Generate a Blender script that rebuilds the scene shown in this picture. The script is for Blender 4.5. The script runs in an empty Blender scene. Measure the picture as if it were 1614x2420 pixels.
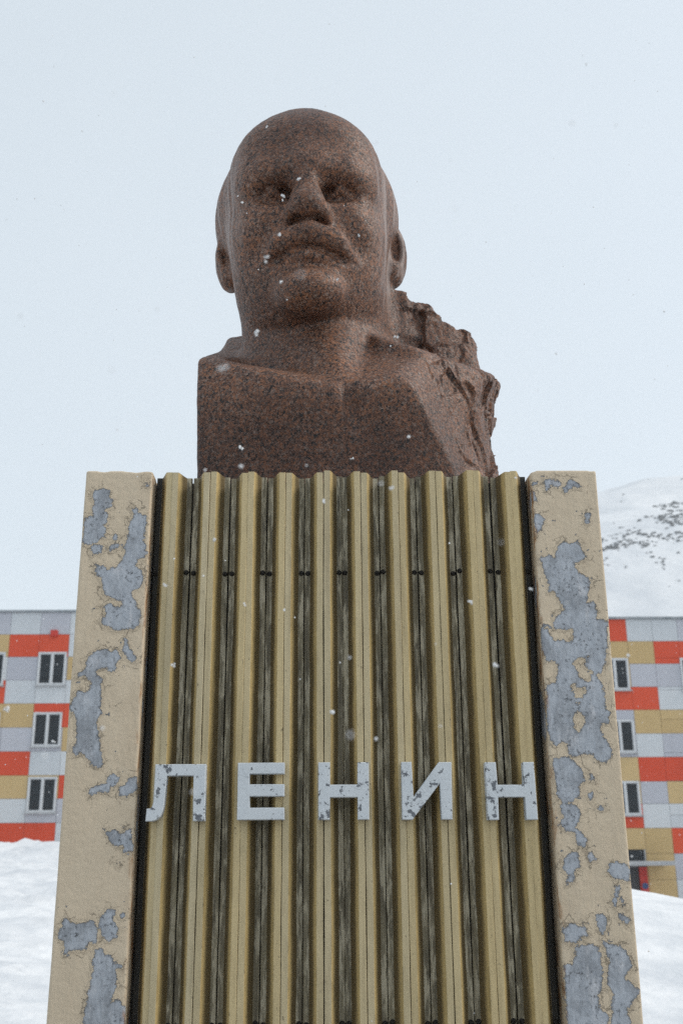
import bpy, bmesh, math, random
import numpy as np
from mathutils import Vector, Matrix, Euler

sc = bpy.context.scene
COL = sc.collection

# ================================================================ camera
CAM = (-0.0563, -3.1804, 1.6)
PITCH, YAW, ROLL = (math.radians(a) for a in (18.416, 0.9675, -0.3954))
fw = Vector((math.sin(YAW) * math.cos(PITCH), math.cos(YAW) * math.cos(PITCH), math.sin(PITCH)))
r0 = Vector((math.cos(YAW), -math.sin(YAW), 0)); u0 = r0.cross(fw)
rt = r0 * math.cos(ROLL) + u0 * math.sin(ROLL)
up = u0 * math.cos(ROLL) - r0 * math.sin(ROLL)
cd = bpy.data.cameras.new('camera'); cam = bpy.data.objects.new('camera', cd); COL.objects.link(cam)
cam.matrix_world = Matrix(((rt.x, up.x, -fw.x, CAM[0]), (rt.y, up.y, -fw.y, CAM[1]), (rt.z, up.z, -fw.z, CAM[2]), (0, 0, 0, 1)))
cd.sensor_fit = 'VERTICAL'; cd.sensor_height = 36; cd.sensor_width = 24; cd.lens = 37.993
cd.clip_start = .02; cd.clip_end = 4000
cd.dof.use_dof = True; cd.dof.focus_distance = 3.6; cd.dof.aperture_fstop = 4.5
sc.camera = cam

# ================================================================ overcast sky and the soft sun behind it
SUN_EL, SUN_AZ = math.radians(41), math.radians(96)      # azimuth from +Y towards +X: to the right, abreast of the monument
w = bpy.data.worlds.new('World'); sc.world = w; w.use_nodes = True
nt = w.node_tree; N = nt.nodes; L = nt.links; N.clear()
out = N.new('ShaderNodeOutputWorld')
sky = N.new('ShaderNodeTexSky'); sky.sky_type = 'NISHITA'; sky.sun_disc = False
sky.sun_elevation = SUN_EL; sky.sun_rotation = SUN_AZ; sky.air_density = 1.0; sky.dust_density = 3.0; sky.ozone_density = 1.0
b1 = N.new('ShaderNodeBackground'); b1.inputs[1].default_value = .05
L.new(sky.outputs[0], b1.inputs[0])
tc = N.new('ShaderNodeTexCoord')
ns = N.new('ShaderNodeTexNoise'); ns.inputs['Scale'].default_value = 1.6; ns.inputs['Detail'].default_value = 4; ns.inputs['Roughness'].default_value = .5
L.new(tc.outputs['Generated'], ns.inputs['Vector'])
cr = N.new('ShaderNodeValToRGB'); cr.color_ramp.elements[0].position = .3; cr.color_ramp.elements[1].position = .75
cr.color_ramp.elements[0].color = (.590, .652, .682, 1); cr.color_ramp.elements[1].color = (.650, .708, .732, 1)
L.new(ns.outputs['Fac'], cr.inputs[0])
b2 = N.new('ShaderNodeBackground'); b2.inputs[1].default_value = 1.0       # the cloud sheet
L.new(cr.outputs[0], b2.inputs[0])
ad = N.new('ShaderNodeAddShader'); L.new(b1.outputs[0], ad.inputs[0]); L.new(b2.outputs[0], ad.inputs[1])
L.new(ad.outputs[0], out.inputs['Surface'])
sl = bpy.data.lights.new('sun', 'SUN'); sl.energy = 1.8; sl.angle = math.radians(14); sl.color = (1, .95, .88)
so = bpy.data.objects.new('sun', sl); COL.objects.link(so)
sd = Vector((math.sin(SUN_AZ) * math.cos(SUN_EL), math.cos(SUN_AZ) * math.cos(SUN_EL), math.sin(SUN_EL)))
so.rotation_euler = sd.to_track_quat('Z', 'Y').to_euler()

sc.view_settings.view_transform = 'Standard'; sc.view_settings.look = 'None'
sc.view_settings.exposure = 0; sc.view_settings.gamma = 1; sc.view_settings.use_curve_mapping = False
sc.render.engine = 'CYCLES'
sc.cycles.max_bounces = 6; sc.cycles.volume_bounces = 1; sc.cycles.use_denoising = False; sc.cycles.use_adaptive_sampling = False; sc.cycles.sample_clamp_indirect = 3

# ================================================================ helpers
def tag(o, label=None, cat=None, group=None, kind=None):
    if label: o['label'] = label
    if cat: o['category'] = cat
    if group: o['group'] = group
    if kind: o['kind'] = kind
    return o

def empty(name, loc=(0, 0, 0)):
    o = bpy.data.objects.new(name, None); o.location = loc; o.empty_display_size = .2
    COL.objects.link(o); return o

def link(name, me, parent=None, loc=None, mat=None):
    o = bpy.data.objects.new(name, me); COL.objects.link(o)
    if parent: o.parent = parent
    if loc is not None: o.location = loc
    if mat is not None and not me.materials: me.materials.append(mat)
    return o

def mesh(name, V, Fc, mat=None, smooth=False):
    me = bpy.data.meshes.new(name); me.from_pydata([tuple(v) for v in V], [], [tuple(f) for f in Fc])
    if mat: me.materials.append(mat)
    if smooth: me.polygons.foreach_set('use_smooth', [True] * len(me.polygons))
    me.update(); return me

def bm_mesh(name, bm, mat=None, smooth=False):
    me = bpy.data.meshes.new(name); bm.to_mesh(me); bm.free()
    if mat: me.materials.append(mat)
    if smooth: me.polygons.foreach_set('use_smooth', [True] * len(me.polygons))
    return me

def box_bm(x0, x1, y0, y1, z0, z1, bev=0, seg=1, bm=None):
    own = bm is None
    b = bmesh.new()
    r = bmesh.ops.create_cube(b, size=1)
    for v in b.verts:
        v.co = ((x0 + x1) / 2 + v.co.x * (x1 - x0), (y0 + y1) / 2 + v.co.y * (y1 - y0), (z0 + z1) / 2 + v.co.z * (z1 - z0))
    if bev:
        bmesh.ops.bevel(b, geom=b.edges[:], offset=bev, segments=seg, profile=.5, affect='EDGES')
    if own: return b
    tmp = bpy.data.meshes.new('tmp'); b.to_mesh(tmp); b.free(); bm.from_mesh(tmp); bpy.data.meshes.remove(tmp)
    return bm

def box(name, x0, x1, y0, y1, z0, z1, mat, parent=None, bev=0, seg=1):
    return link(name, bm_mesh(name, box_bm(x0, x1, y0, y1, z0, z1, bev, seg), mat), parent)

class Mat:
    """a short hand for node materials"""
    def __init__(s, name, rough=.7, base=(.5, .5, .5), spec=.35, metal=0):
        s.m = bpy.data.materials.new(name); s.m.use_nodes = True
        s.t = s.m.node_tree; s.b = s.t.nodes['Principled BSDF']
        s.b.inputs['Base Color'].default_value = (*base, 1); s.b.inputs['Roughness'].default_value = rough
        s.b.inputs['Specular IOR Level'].default_value = spec; s.b.inputs['Metallic'].default_value = metal
        s.tc = s.t.nodes.new('ShaderNodeTexCoord')
    def n(s, kind, **kw):
        d = s.t.nodes.new(kind)
        for k, v in kw.items():
            if k in d.inputs: s.put(d.inputs[k], v)
            else: setattr(d, k, v)
        return d
    def put(s, sock, v):
        if isinstance(v, bpy.types.NodeSocket): s.t.links.new(v, sock)
        elif isinstance(v, (tuple, list)) and len(v) == 3 and sock.type == 'RGBA': sock.default_value = (*v, 1)
        else: sock.default_value = v
    def obj(s, scale=(1, 1, 1), off=(0, 0, 0), src=None):
        d = s.n('ShaderNodeMapping'); s.put(d.inputs['Vector'], src or s.tc.outputs['Object'])
        d.inputs['Scale'].default_value = scale; d.inputs['Location'].default_value = off
        return d.outputs[0]
    def pos(s, scale=(1, 1, 1), off=(0, 0, 0)):
        g = s.n('ShaderNodeNewGeometry'); return s.obj(scale, off, g.outputs['Position'])
    def noise(s, vec, scale, detail=3, rough=.5, dist=0):
        d = s.n('ShaderNodeTexNoise', Vector=vec, Scale=scale, Detail=detail, Roughness=rough, Distortion=dist)
        return d.outputs['Fac']
    def vor(s, vec, scale, feature='F1', out='Distance', rand=1):
        d = s.n('ShaderNodeTexVoronoi', feature=feature); s.put(d.inputs['Vector'], vec); d.inputs['Scale'].default_value = scale
        d.inputs['Randomness'].default_value = rand
        return d.outputs[out]
    def math(s, op, a, b=0., c=0., clamp=False):
        d = s.n('ShaderNodeMath', operation=op, use_clamp=clamp); s.put(d.inputs[0], a); s.put(d.inputs[1], b); s.put(d.inputs[2], c)
        return d.outputs[0]
    def ramp(s, fac, *stops, interp='LINEAR'):
        d = s.n('ShaderNodeValToRGB'); s.put(d.inputs[0], fac); r = d.color_ramp; r.interpolation = interp
        while len(r.elements) < len(stops): r.elements.new(.5)
        for e, (p, c) in zip(r.elements, stops):
            e.position = p; e.color = (c, c, c, 1) if isinstance(c, (int, float)) else (*c, 1)
        return d.outputs[0]
    def step(s, v, a, b):
        d = s.n('ShaderNodeMapRange', interpolation_type='SMOOTHSTEP'); s.put(d.inputs['Value'], v)
        d.inputs['From Min'].default_value = a; d.inputs['From Max'].default_value = b
        return d.outputs[0]
    def mix(s, fac, a, b, blend='MIX'):
        d = s.n('ShaderNodeMix', data_type='RGBA', blend_type=blend)
        s.put(d.inputs[0], fac); s.put(d.inputs[6], a); s.put(d.inputs[7], b)
        return d.outputs[2]
    def attr(s, name):
        d = s.n('ShaderNodeAttribute', attribute_name=name); return d.outputs['Fac']
    def bump(s, h, strength, dist, prev=None):
        d = s.n('ShaderNodeBump', Height=h, Strength=strength, Distance=dist)
        if prev is not None: s.put(d.inputs['Normal'], prev)
        return d.outputs[0]
    def color(s, c): s.put(s.b.inputs['Base Color'], c)
    def rough(s, c): s.put(s.b.inputs['Roughness'], c)
    def normal(s, c): s.put(s.b.inputs['Normal'], c)

# ================================================================ materials
def granite():
    M = Mat('red_granite', .62, spec=.4)
    v = M.obj()
    wv = M.n('ShaderNodeVectorMath', operation='MULTIPLY_ADD'); nz = M.n('ShaderNodeTexNoise', Scale=70., Detail=2.); M.put(nz.inputs['Vector'], v)
    M.put(wv.inputs[0], nz.outputs['Color']); wv.inputs[1].default_value = (.009, .009, .009); M.put(wv.inputs[2], v)
    v2 = wv.outputs[0]
    a = M.n('ShaderNodeSeparateColor'); M.put(a.inputs[0], M.vor(v2, 125, out='Color'))
    b = M.n('ShaderNodeSeparateColor'); M.put(b.inputs[0], M.vor(v2, 250, out='Color'))
    c1 = M.ramp(a.outputs[0], (0, (.022, .021, .022)), (.13, (.030, .027, .027)), (.17, (.125, .062, .042)), (.42, (.230, .102, .056)), (.58, (.370, .160, .076)),
                (.78, (.175, .112, .086)), (.90, (.33, .245, .200)), interp='CONSTANT')
    c2 = M.ramp(b.outputs[1], (0, (.020, .019, .020)), (.20, (.100, .056, .040)), (.40, (.215, .106, .066)), (.68, (.350, .165, .088)), (.88, (.34, .255, .210)), interp='CONSTANT')
    c = M.mix(.5, c1, c2)
    # clumps of dark mica, weathered rain-wet patches and pale washed runs
    cl = M.noise(v2, 62, 3, .65)
    c = M.mix(M.step(cl, .575, .65), c, (.020, .018, .019))
    wet = M.noise(M.obj((2.6, 2.6, 1.5), (3.1, .4, 1.7)), 1.0, 3, .55)
    c = M.mix(M.math('MULTIPLY', M.step(wet, .44, .66), .42), c, M.mix(1.0, c, (.40, .36, .36), 'MULTIPLY'))
    run = M.noise(M.obj((26, 26, 1.3)), 1.0, 3, .55)
    side = M.attr('washed')
    c = M.mix(M.math('MULTIPLY', M.math('MULTIPLY', M.step(run, .45, .62), side), .75), c, (.36, .30, .275))
    c = M.mix(M.math('MULTIPLY', M.attr('wet'), .72), c, M.mix(1.0, c, (.36, .31, .31), 'MULTIPLY'))
    c = M.mix(1.0, c, (.86, .83, .82), 'MULTIPLY')
    M.color(c)
    M.rough(M.ramp(b.outputs[0], (0, .42), (1, .75)))
    h = M.math('ADD', M.vor(v2, 150), M.math('MULTIPLY', M.noise(v, 60, 4, .7), 1.2))
    n = M.bump(h, .35, .0030)
    M.normal(n)
    return M.m

def column_paint():
    M = Mat('flaking_cream_paint', .75, spec=.3)
    v = M.obj()
    peel = M.attr('peel')                                            # metres inside (+) or outside (-) a lost patch
    j = M.math('ADD', M.math('MULTIPLY', M.math('SUBTRACT', M.noise(v, 62, 6, .72), .5), .034), M.math('MULTIPLY', M.math('SUBTRACT', M.noise(v, 210, 3, .6), .5), .008))
    p = M.math('ADD', peel, j)
    near = M.step(peel, -.075, -.004)
    # small extra chips where the paint is already loose
    chip = M.step(M.math('ADD', M.noise(v, 42, 4, .6), M.math('MULTIPLY', near, .07)), .715, .73)
    bare = M.math('MAXIMUM', M.step(p, -.0006, .0006), chip)
    # craquelure: warped voronoi cells, only where the paint is already loose
    wv = M.n('ShaderNodeVectorMath', operation='MULTIPLY_ADD'); nz = M.n('ShaderNodeTexNoise', Scale=34., Detail=5., Roughness=.65); M.put(nz.inputs['Vector'], v)
    M.put(wv.inputs[0], nz.outputs['Color']); wv.inputs[1].default_value = (.045, .045, .045); M.put(wv.inputs[2], v)
    e1 = M.vor(wv.outputs[0], 19, 'DISTANCE_TO_EDGE'); e2 = M.vor(wv.outputs[0], 46, 'DISTANCE_TO_EDGE')
    zone = M.math('MULTIPLY', M.step(M.noise(M.obj((1, 1, 1), (4, 0, 2)), 7, 3, .6), .46, .66), .7)
    zone = M.math('MAXIMUM', zone, M.math('MULTIPLY', near, .9))
    brk = M.noise(v, 24, 4, .65)
    k1 = M.math('MULTIPLY', M.math('SUBTRACT', 1., M.step(e1, .006, .030)), M.step(M.math('ADD', zone, M.math('MULTIPLY', M.math('SUBTRACT', brk, .5), 1.9)), .72, 1.0))
    k2 = M.math('MULTIPLY', M.math('SUBTRACT', 1., M.step(e2, .008, .05)), M.step(M.math('MULTIPLY', zone, M.noise(v, 13, 4, .6)), .44, .56))
    crack = M.math('MULTIPLY', M.math('MAXIMUM', k1, M.math('MULTIPLY', k2, .6)), M.math('SUBTRACT', 1., bare))
    cream = M.mix(M.noise(v, 9, 4, .6), (.580, .470, .340), (.730, .612, .455))
    cream = M.mix(M.math('MULTIPLY', M.noise(M.obj((30, 30, 5)), 1, 4, .6), .35), cream, (.46, .385, .285))
    cream = M.mix(M.math('MULTIPLY', M.step(M.noise(M.obj((1, 1, .35), (5, 1, 1)), 6, 5, .7), .50, .72), .32), cream, M.mix(1.0, cream, (.66, .62, .58), 'MULTIPLY'))
    cream = M.mix(M.math('MULTIPLY', crack, .42), cream, (.085, .072, .058))
    grey = M.mix(M.noise(M.obj((90, 90, 26)), 1, 4, .65), (.270, .295, .335), (.560, .590, .630))
    grey = M.mix(M.math('MULTIPLY', M.step(M.noise(M.obj((1, 1, .6), (2, 2, 2)), 13, 5, .65), .45, .64), .55), grey, (.185, .192, .205))
    grey = M.mix(M.math('MULTIPLY', M.step(M.noise(M.obj((1, 1, .4), (7, 2, 5)), 17, 5, .7), .54, .66), .6), grey, (.60, .60, .62))
    spk = M.step(M.noise(v, 85, 5, .75), .52, .62)
    spz = M.step(M.noise(v, 14, 4, .65), .40, .60)
    grey = M.mix(M.math('MULTIPLY', spk, M.math('MULTIPLY', spz, .85)), grey, (.075, .078, .085))
    rim_shade = M.math('MULTIPLY', M.step(p, .0060, .0), bare)
    grey = M.mix(M.math('MULTIPLY', rim_shade, .55), grey, (.10, .10, .105))  # shadow of the curled paint edge, painted just inside the bare patch
    c = M.mix(bare, cream, grey)
    rust = M.math('MULTIPLY', M.attr('rust'), M.step(M.noise(M.obj((40, 40, 9)), 1, 4, .6), .50, .64))
    c = M.mix(M.math('MULTIPLY', rust, .85), c, M.mix(M.noise(v, 60, 3), (.44, .19, .050), (.14, .070, .03)))
    M.color(c)
    lift = M.math('MULTIPLY', M.step(p, -.012, -.001), .45)           # the flakes curl up along the edge
    hh = M.math('ADD', M.math('MULTIPLY', M.math('SUBTRACT', 1., bare), M.math('ADD', 1., lift)), M.math('MULTIPLY', crack, -.5))
    n = M.bump(hh, .9, .0045)
    n = M.bump(M.math('ADD', M.noise(v, 38, 5, .6), M.math('MULTIPLY', M.noise(M.obj((120, 120, 35)), 1, 3), .4)), .7, .0045, n)
    M.normal(n)
    return M.m

def strip_paint():
    M = Mat('weathered_yellow_sheet', .55, spec=.35)
    v = M.pos()
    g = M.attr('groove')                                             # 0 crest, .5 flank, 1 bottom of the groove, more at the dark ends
    rnd = M.n('ShaderNodeObjectInfo').outputs['Random']
    st = M.noise(M.pos((60, 60, 5)), 1, 5, .6)
    st2 = M.noise(M.pos((28, 28, 9)), 1, 4, .6)
    crest = M.mix(st, (.480, .368, .182), (.640, .512, .285))
    crest = M.mix(M.math('MULTIPLY', rnd, .9), crest, M.mix(st2, (.430, .365, .235), (.600, .515, .345)))
    flank = M.mix(st2, (.470, .340, .140), (.620, .470, .220))
    dirt = M.mix(M.step(st, .35, .65), (.120, .104, .070), (.270, .235, .155))
    white = M.math('MULTIPLY', M.step(M.noise(M.pos((46, 46, 6.5), (2, 1, 3)), 1, 5, .72), .47, .60), .85)
    dirt = M.mix(white, dirt, (.56, .505, .375))
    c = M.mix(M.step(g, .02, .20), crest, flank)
    c = M.mix(M.math('MULTIPLY', M.step(M.math('ADD', g, M.math('MULTIPLY', M.math('SUBTRACT', st2, .5), .35)), .26, .56), .90), c, (.105, .076, .036))  # dirt and the groove's shade, painted together into the lower flank
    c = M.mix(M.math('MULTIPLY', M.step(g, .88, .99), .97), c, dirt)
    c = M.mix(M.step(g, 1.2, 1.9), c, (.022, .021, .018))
    grime = M.step(M.noise(M.pos((34, 34, 1.6), (3, 3, 8)), 1, 5, .65), .50, .70)
    c = M.mix(M.math('MULTIPLY', grime, .40), c, M.mix(1.0, c, (.55, .52, .48), 'MULTIPLY'))
    # rust and dirt creeping along the folds, dark specks, rain marks
    spk = M.step(M.noise(M.pos((1, 1, .5)), 120, 3, .7), .66, .72)
    c = M.mix(M.math('MULTIPLY', spk, .7), c, (.07, .055, .04))
    ed = M.math('MULTIPLY', M.attr('fold'), M.step(M.noise(M.pos((90, 90, 14)), 1, 4, .65), .45, .62))
    c = M.mix(M.math('MULTIPLY', ed, .40), c, (.080, .060, .034))
    low = M.noise(M.pos((9, 9, 1.1), (0, 0, 5)), 1, 3, .55)
    c = M.mix(M.math('MULTIPLY', M.step(low, .45, .70), .45), c, M.mix(1.0, c, (.62, .62, .60), 'MULTIPLY'))
    M.color(c); M.rough(M.ramp(st, (.2, .45), (.8, .75)))
    M.normal(M.bump(M.math('ADD', st, M.noise(v, 140, 3, .6)), .3, .0022))
    return M.m

def letter_paint():
    M = Mat('flaking_silver_paint', .5, spec=.4)
    v = M.pos()
    m = M.math('ADD', M.noise(v, 46, 5, .68), M.math('MULTIPLY', M.math('SUBTRACT', M.noise(v, 9, 2), .5), .35))
    f = M.step(m, .59, .605)
    paint = M.mix(M.noise(v, 22, 3), (.54, .58, .612), (.66, .69, .715))
    e = M.math('SUBTRACT', 1., M.step(M.vor(v, 55, 'DISTANCE_TO_EDGE'), 0, .035))
    paint = M.mix(M.math('MULTIPLY', e, M.math('MULTIPLY', M.step(M.noise(v, 13, 2), .5, .7), .6)), paint, (.13, .14, .15))
    prim = M.mix(M.noise(v, 90, 3), (.085, .092, .105), (.20, .215, .24))
    M.color(M.mix(f, paint, prim))
    n = M.bump(M.math('SUBTRACT', 1., f), .7, .0016)
    M.normal(M.bump(M.noise(v, 60, 3), .25, .002, n))
    return M.m

def simple(name, c0, c1, scale, rough=.7, bump=.2, bd=.004, spec=.35, st=(1, 1, 1), metal=0):
    M = Mat(name, rough, spec=spec, metal=metal)
    n = M.noise(M.obj(st), scale, 5, .6)
    M.color(M.mix(M.step(n, .3, .7), c0, c1))
    if bump: M.normal(M.bump(M.noise(M.obj(st), scale * 3, 4, .6), bump, bd))
    return M.m

def snow(name, scale, bd, lo=(.60, .625, .655), hi=(.80, .81, .82)):
    M = Mat(name, .6, spec=.25)
    v = M.pos()
    n1 = M.noise(v, scale, 6, .6); n2 = M.noise(M.pos((1, 2.4, 1)), scale * .22, 4, .55)
    M.color(M.mix(M.math('ADD', M.math('MULTIPLY', M.step(n2, .35, .65), .6), M.math('MULTIPLY', M.step(n1, .4, .62), .4)), lo, hi))  # grey mottling follows the relief noise, painting its shading into the colour
    M.b.inputs['Subsurface Weight'].default_value = 0
    M.normal(M.bump(M.math('ADD', n1, M.math('MULTIPLY', n2, 2.0)), .6, bd))
    return M.m

def glass():
    M = Mat('dark_window_glass', .2, (.012, .016, .020), .18)
    n = M.noise(M.obj(), 1.3, 2)
    M.color(M.mix(n, (.008, .011, .014), (.030, .038, .045)))
    return M.m

def cladding(name, a, b):
    M = Mat(name, .6, spec=.25)
    rnd = M.n('ShaderNodeObjectInfo').outputs['Random']
    c = M.mix(rnd, a, b)
    st = M.noise(M.pos((1.4, 1.4, .35)), 1, 4, .6)
    c = M.mix(M.math('MULTIPLY', M.step(st, .45, .75), .22), c, M.mix(1.0, c, (.72, .72, .72), 'MULTIPLY'))
    M.color(c)
    M.normal(M.bump(M.noise(M.pos(), 30, 3), .1, .004))
    return M.m

GRANITE = granite(); COLUMN = column_paint(); STRIP = strip_paint(); LETTER = letter_paint()
CONCRETE = simple('rough_concrete', (.22, .21, .19), (.34, .32, .28), 14, .85)
BLACK = simple('dark_backing', (.018, .017, .015), (.040, .036, .030), 20, .8)
SCREW = simple('rusty_black_screw', (.012, .011, .010), (.040, .034, .028), 220, .55, .3, .001, metal=.3)
SNOW = snow('wind_packed_snow', 2.2, .10); HILLSNOW = snow('hill_snow', .05, 3.0, (.60, .625, .655), (.76, .775, .79))
ROCK = simple('dark_hill_rock', (.045, .052, .056), (.12, .128, .132), .6, .9, .4, .3)
GREY = cladding('pale_grey_cladding', (.50, .525, .55), (.57, .59, .605))
LILAC = cladding('lilac_grey_cladding', (.395, .405, .45), (.455, .46, .50))
RED = cladding('red_cladding', (.56, .062, .024), (.61, .078, .030))
TAN = cladding('ochre_cladding', (.47, .335, .155), (.53, .385, .19))
FRAME = simple('white_window_frame', (.52, .54, .56), (.60, .61, .62), 3, .5, 0)
GLASS = glass()
WALL = simple('dark_wall_joint', (.24, .25, .27), (.32, .33, .34), 2, .8)
ROOF = simple('roof_edge', (.20, .23, .25), (.30, .32, .34), 3, .7)
METAL = simple('grey_sheet_metal', (.30, .31, .325), (.42, .43, .44), 4, .5)
DOOR = simple('dark_door', (.030, .032, .035), (.055, .055, .06), 4, .5)
REDB = simple('red_board', (.42, .020, .014), (.50, .035, .02), 3, .5)
BLUE = simple('blue_sign', (.03, .06, .16), (.04, .08, .20), 3, .4)
def flake():
    M = Mat('snow_flake', .6, (.9, .9, .9), .1)
    d = M.n('ShaderNodeBsdfDiffuse', Color=(.92, .93, .94)); tl = M.n('ShaderNodeBsdfTranslucent', Color=(.92, .93, .94))
    mx = M.n('ShaderNodeMixShader'); mx.inputs[0].default_value = .5
    M.put(mx.inputs[1], d.outputs[0]); M.put(mx.inputs[2], tl.outputs[0])
    M.put(M.t.nodes['Material Output'].inputs['Surface'], mx.outputs[0])
    return M.m
FLAKE = flake()

# outlines of the lost paint on the column fronts, in millimetres (x, height)
PEEL_LEFT = [[[-775,2710],[-770,2728],[-747,2739],[-725,2732],[-721,2710],[-710,2698],[-715,2674],[-732,2667],[-722,2647],[-725,2624],[-733,2616],[-725,2598],[-728,2576],[-747,2573],[-748,2560],[-777,2554],[-794,2560],[-795,2607],[-791,2642],[-769,2651],[-772,2674],[-765,2687]],[[-769,2554],[-748,2558],[-733,2549],[-736,2532],[-760,2523],[-769,2541]],[[-649,2671],[-637,2676],[-631,2660],[-601,2647],[-608,2615],[-607,2589],[-612,2571],[-601,2553],[-602,2536],[-591,2531],[-607,2510],[-624,2512],[-627,2488],[-609,2470],[-603,2440],[-614,2415],[-627,2412],[-639,2404],[-631,2385],[-606,2342],[-609,2304],[-628,2292],[-681,2288],[-717,2305],[-722,2322],[-709,2338],[-723,2364],[-695,2370],[-682,2359],[-661,2364],[-666,2376],[-683,2383],[-717,2398],[-733,2449],[-753,2471],[-752,2488],[-727,2490],[-714,2477],[-689,2484],[-670,2510],[-663,2536],[-676,2554],[-709,2532],[-718,2545],[-702,2558],[-676,2556],[-664,2553],[-659,2589],[-655,2629],[-645,2642]],[[-613,2762],[-598,2755],[-602,2744],[-610,2744]],[[-705,2576],[-697,2589],[-685,2589],[-690,2571],[-698,2560]],[[-747,2216],[-726,2230],[-706,2232],[-689,2225],[-672,2233],[-656,2205],[-670,2191],[-671,2173],[-685,2159],[-698,2176],[-715,2173],[-730,2165],[-723,2151],[-704,2142],[-712,2129],[-709,2113],[-709,2080],[-704,2041],[-715,2032],[-715,2004],[-706,1967],[-697,1924],[-691,1907],[-695,1886],[-715,1890],[-724,1901],[-759,1933],[-769,1921],[-780,1933],[-783,1946],[-771,1954],[-773,1989],[-780,2037],[-798,2056],[-795,2074],[-783,2094],[-771,2114],[-757,2102],[-743,2113],[-739,2133],[-756,2151],[-771,2151],[-782,2147],[-781,2163],[-760,2174],[-759,2192]],[[-651,2264],[-640,2261],[-637,2241],[-613,2207],[-614,2191],[-632,2196],[-642,2211],[-655,2223]],[[-726,1829],[-713,1837],[-709,1837],[-679,1844],[-674,1865],[-662,1872],[-641,1860],[-643,1848],[-655,1835],[-665,1829],[-671,1816],[-697,1821],[-709,1810],[-727,1814]],[[-642,1829],[-623,1841],[-615,1858],[-603,1864],[-589,1860],[-589,1826],[-621,1806],[-639,1812]],[[-669,1709],[-652,1718],[-635,1713],[-626,1701],[-616,1716],[-601,1718],[-597,1693],[-589,1659],[-619,1656],[-623,1675],[-636,1669],[-663,1690]],[[-643,1632],[-627,1629],[-633,1621]],[[-784,1438],[-775,1470],[-766,1491],[-752,1473],[-719,1471],[-696,1481],[-679,1464],[-678,1420],[-700,1423],[-705,1405],[-751,1400],[-762,1390],[-769,1423]],[[-675,1458],[-669,1487],[-656,1508],[-632,1502],[-637,1478],[-619,1457],[-625,1434],[-647,1424],[-663,1437]],[[-619,1493],[-604,1499],[-606,1484],[-618,1481]],[[-685,1387],[-680,1405],[-661,1408],[-657,1393],[-638,1387],[-628,1370],[-599,1361],[-620,1352],[-618,1306],[-631,1272],[-613,1278],[-590,1258],[-588,1221],[-595,1177],[-640,1122],[-694,1150],[-702,1222],[-698,1262],[-692,1301],[-685,1347]]]
PEEL_RIGHT = [[[795,2296],[790,2266],[790,2240],[781,2208],[776,2181],[763,2156],[749,2150],[759,2132],[769,2096],[771,2069],[767,2047],[781,2043],[775,2008],[753,2006],[747,1988],[758,1964],[776,1934],[769,1908],[755,1895],[729,1900],[721,1917],[691,1919],[670,1911],[649,1919],[649,1947],[636,1956],[618,1943],[607,1948],[595,1974],[593,2015],[595,2070],[600,2119],[628,2130],[632,2155],[636,2182],[624,2191],[604,2189],[602,2205],[587,2223],[593,2296],[603,2288],[595,2311],[633,2288],[635,2320],[669,2348],[649,2386],[641,2405],[622,2401],[628,2424],[616,2453],[604,2511],[635,2521],[648,2509],[660,2545],[680,2565],[703,2555],[727,2560],[731,2545],[749,2516],[732,2501],[708,2494],[720,2463],[738,2453],[753,2443],[745,2396],[735,2367],[759,2374],[768,2343],[764,2320],[798,2311]],[[630,2765],[652,2767],[666,2762],[678,2767],[685,2749],[676,2734],[655,2747],[637,2724]],[[690,2732],[704,2759],[719,2767],[751,2744],[743,2737],[726,2742],[696,2721]],[[596,2757],[615,2760],[612,2747],[597,2744]],[[592,2734],[601,2724],[608,2694],[594,2694]],[[596,2649],[615,2654],[628,2634],[617,2604],[599,2584],[592,2629]],[[751,2654],[770,2654],[767,2624],[755,2619],[750,2639]],[[609,1909],[642,1913],[663,1900],[689,1868],[689,1842],[673,1828],[678,1811],[655,1790],[649,1779],[623,1780],[608,1807],[605,1862],[601,1896]],[[706,1864],[718,1863],[720,1840],[709,1844]],[[695,1807],[711,1813],[715,1802],[702,1788]],[[616,1780],[658,1780],[669,1761],[668,1740],[656,1715],[673,1700],[684,1679],[674,1658],[653,1676],[652,1703],[627,1706],[611,1725],[623,1743],[615,1761]],[[615,1631],[635,1649],[655,1652],[661,1610],[641,1598],[639,1571],[616,1561],[626,1586],[610,1604]],[[718,1773],[737,1773],[740,1762],[720,1762]],[[742,1615],[760,1624],[790,1615],[800,1597],[797,1570],[756,1576],[735,1597]],[[684,1642],[696,1651],[709,1627],[687,1622]],[[751,1556],[769,1556],[760,1538],[749,1500],[741,1515],[748,1538]],[[767,1529],[780,1500],[767,1509]],[[754,1491],[772,1480],[788,1468],[773,1457],[756,1474]],[[691,1483],[717,1486],[722,1457],[709,1428],[695,1454]],[[597,1449],[634,1463],[652,1449],[656,1466],[669,1429],[659,1426],[644,1426],[643,1412],[606,1412],[598,1429]],[[630,1403],[673,1408],[694,1397],[701,1337],[695,1298],[681,1276],[684,1246],[707,1232],[699,1172],[592,1146],[594,1255],[595,1310],[594,1355],[620,1358],[628,1383]],[[705,1417],[731,1405],[753,1405],[770,1385],[788,1348],[768,1337],[758,1320],[778,1309],[798,1289],[770,1253],[757,1240],[766,1209],[755,1158],[707,1158],[716,1232],[724,1281],[708,1309],[721,1360],[711,1388]]]
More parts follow.
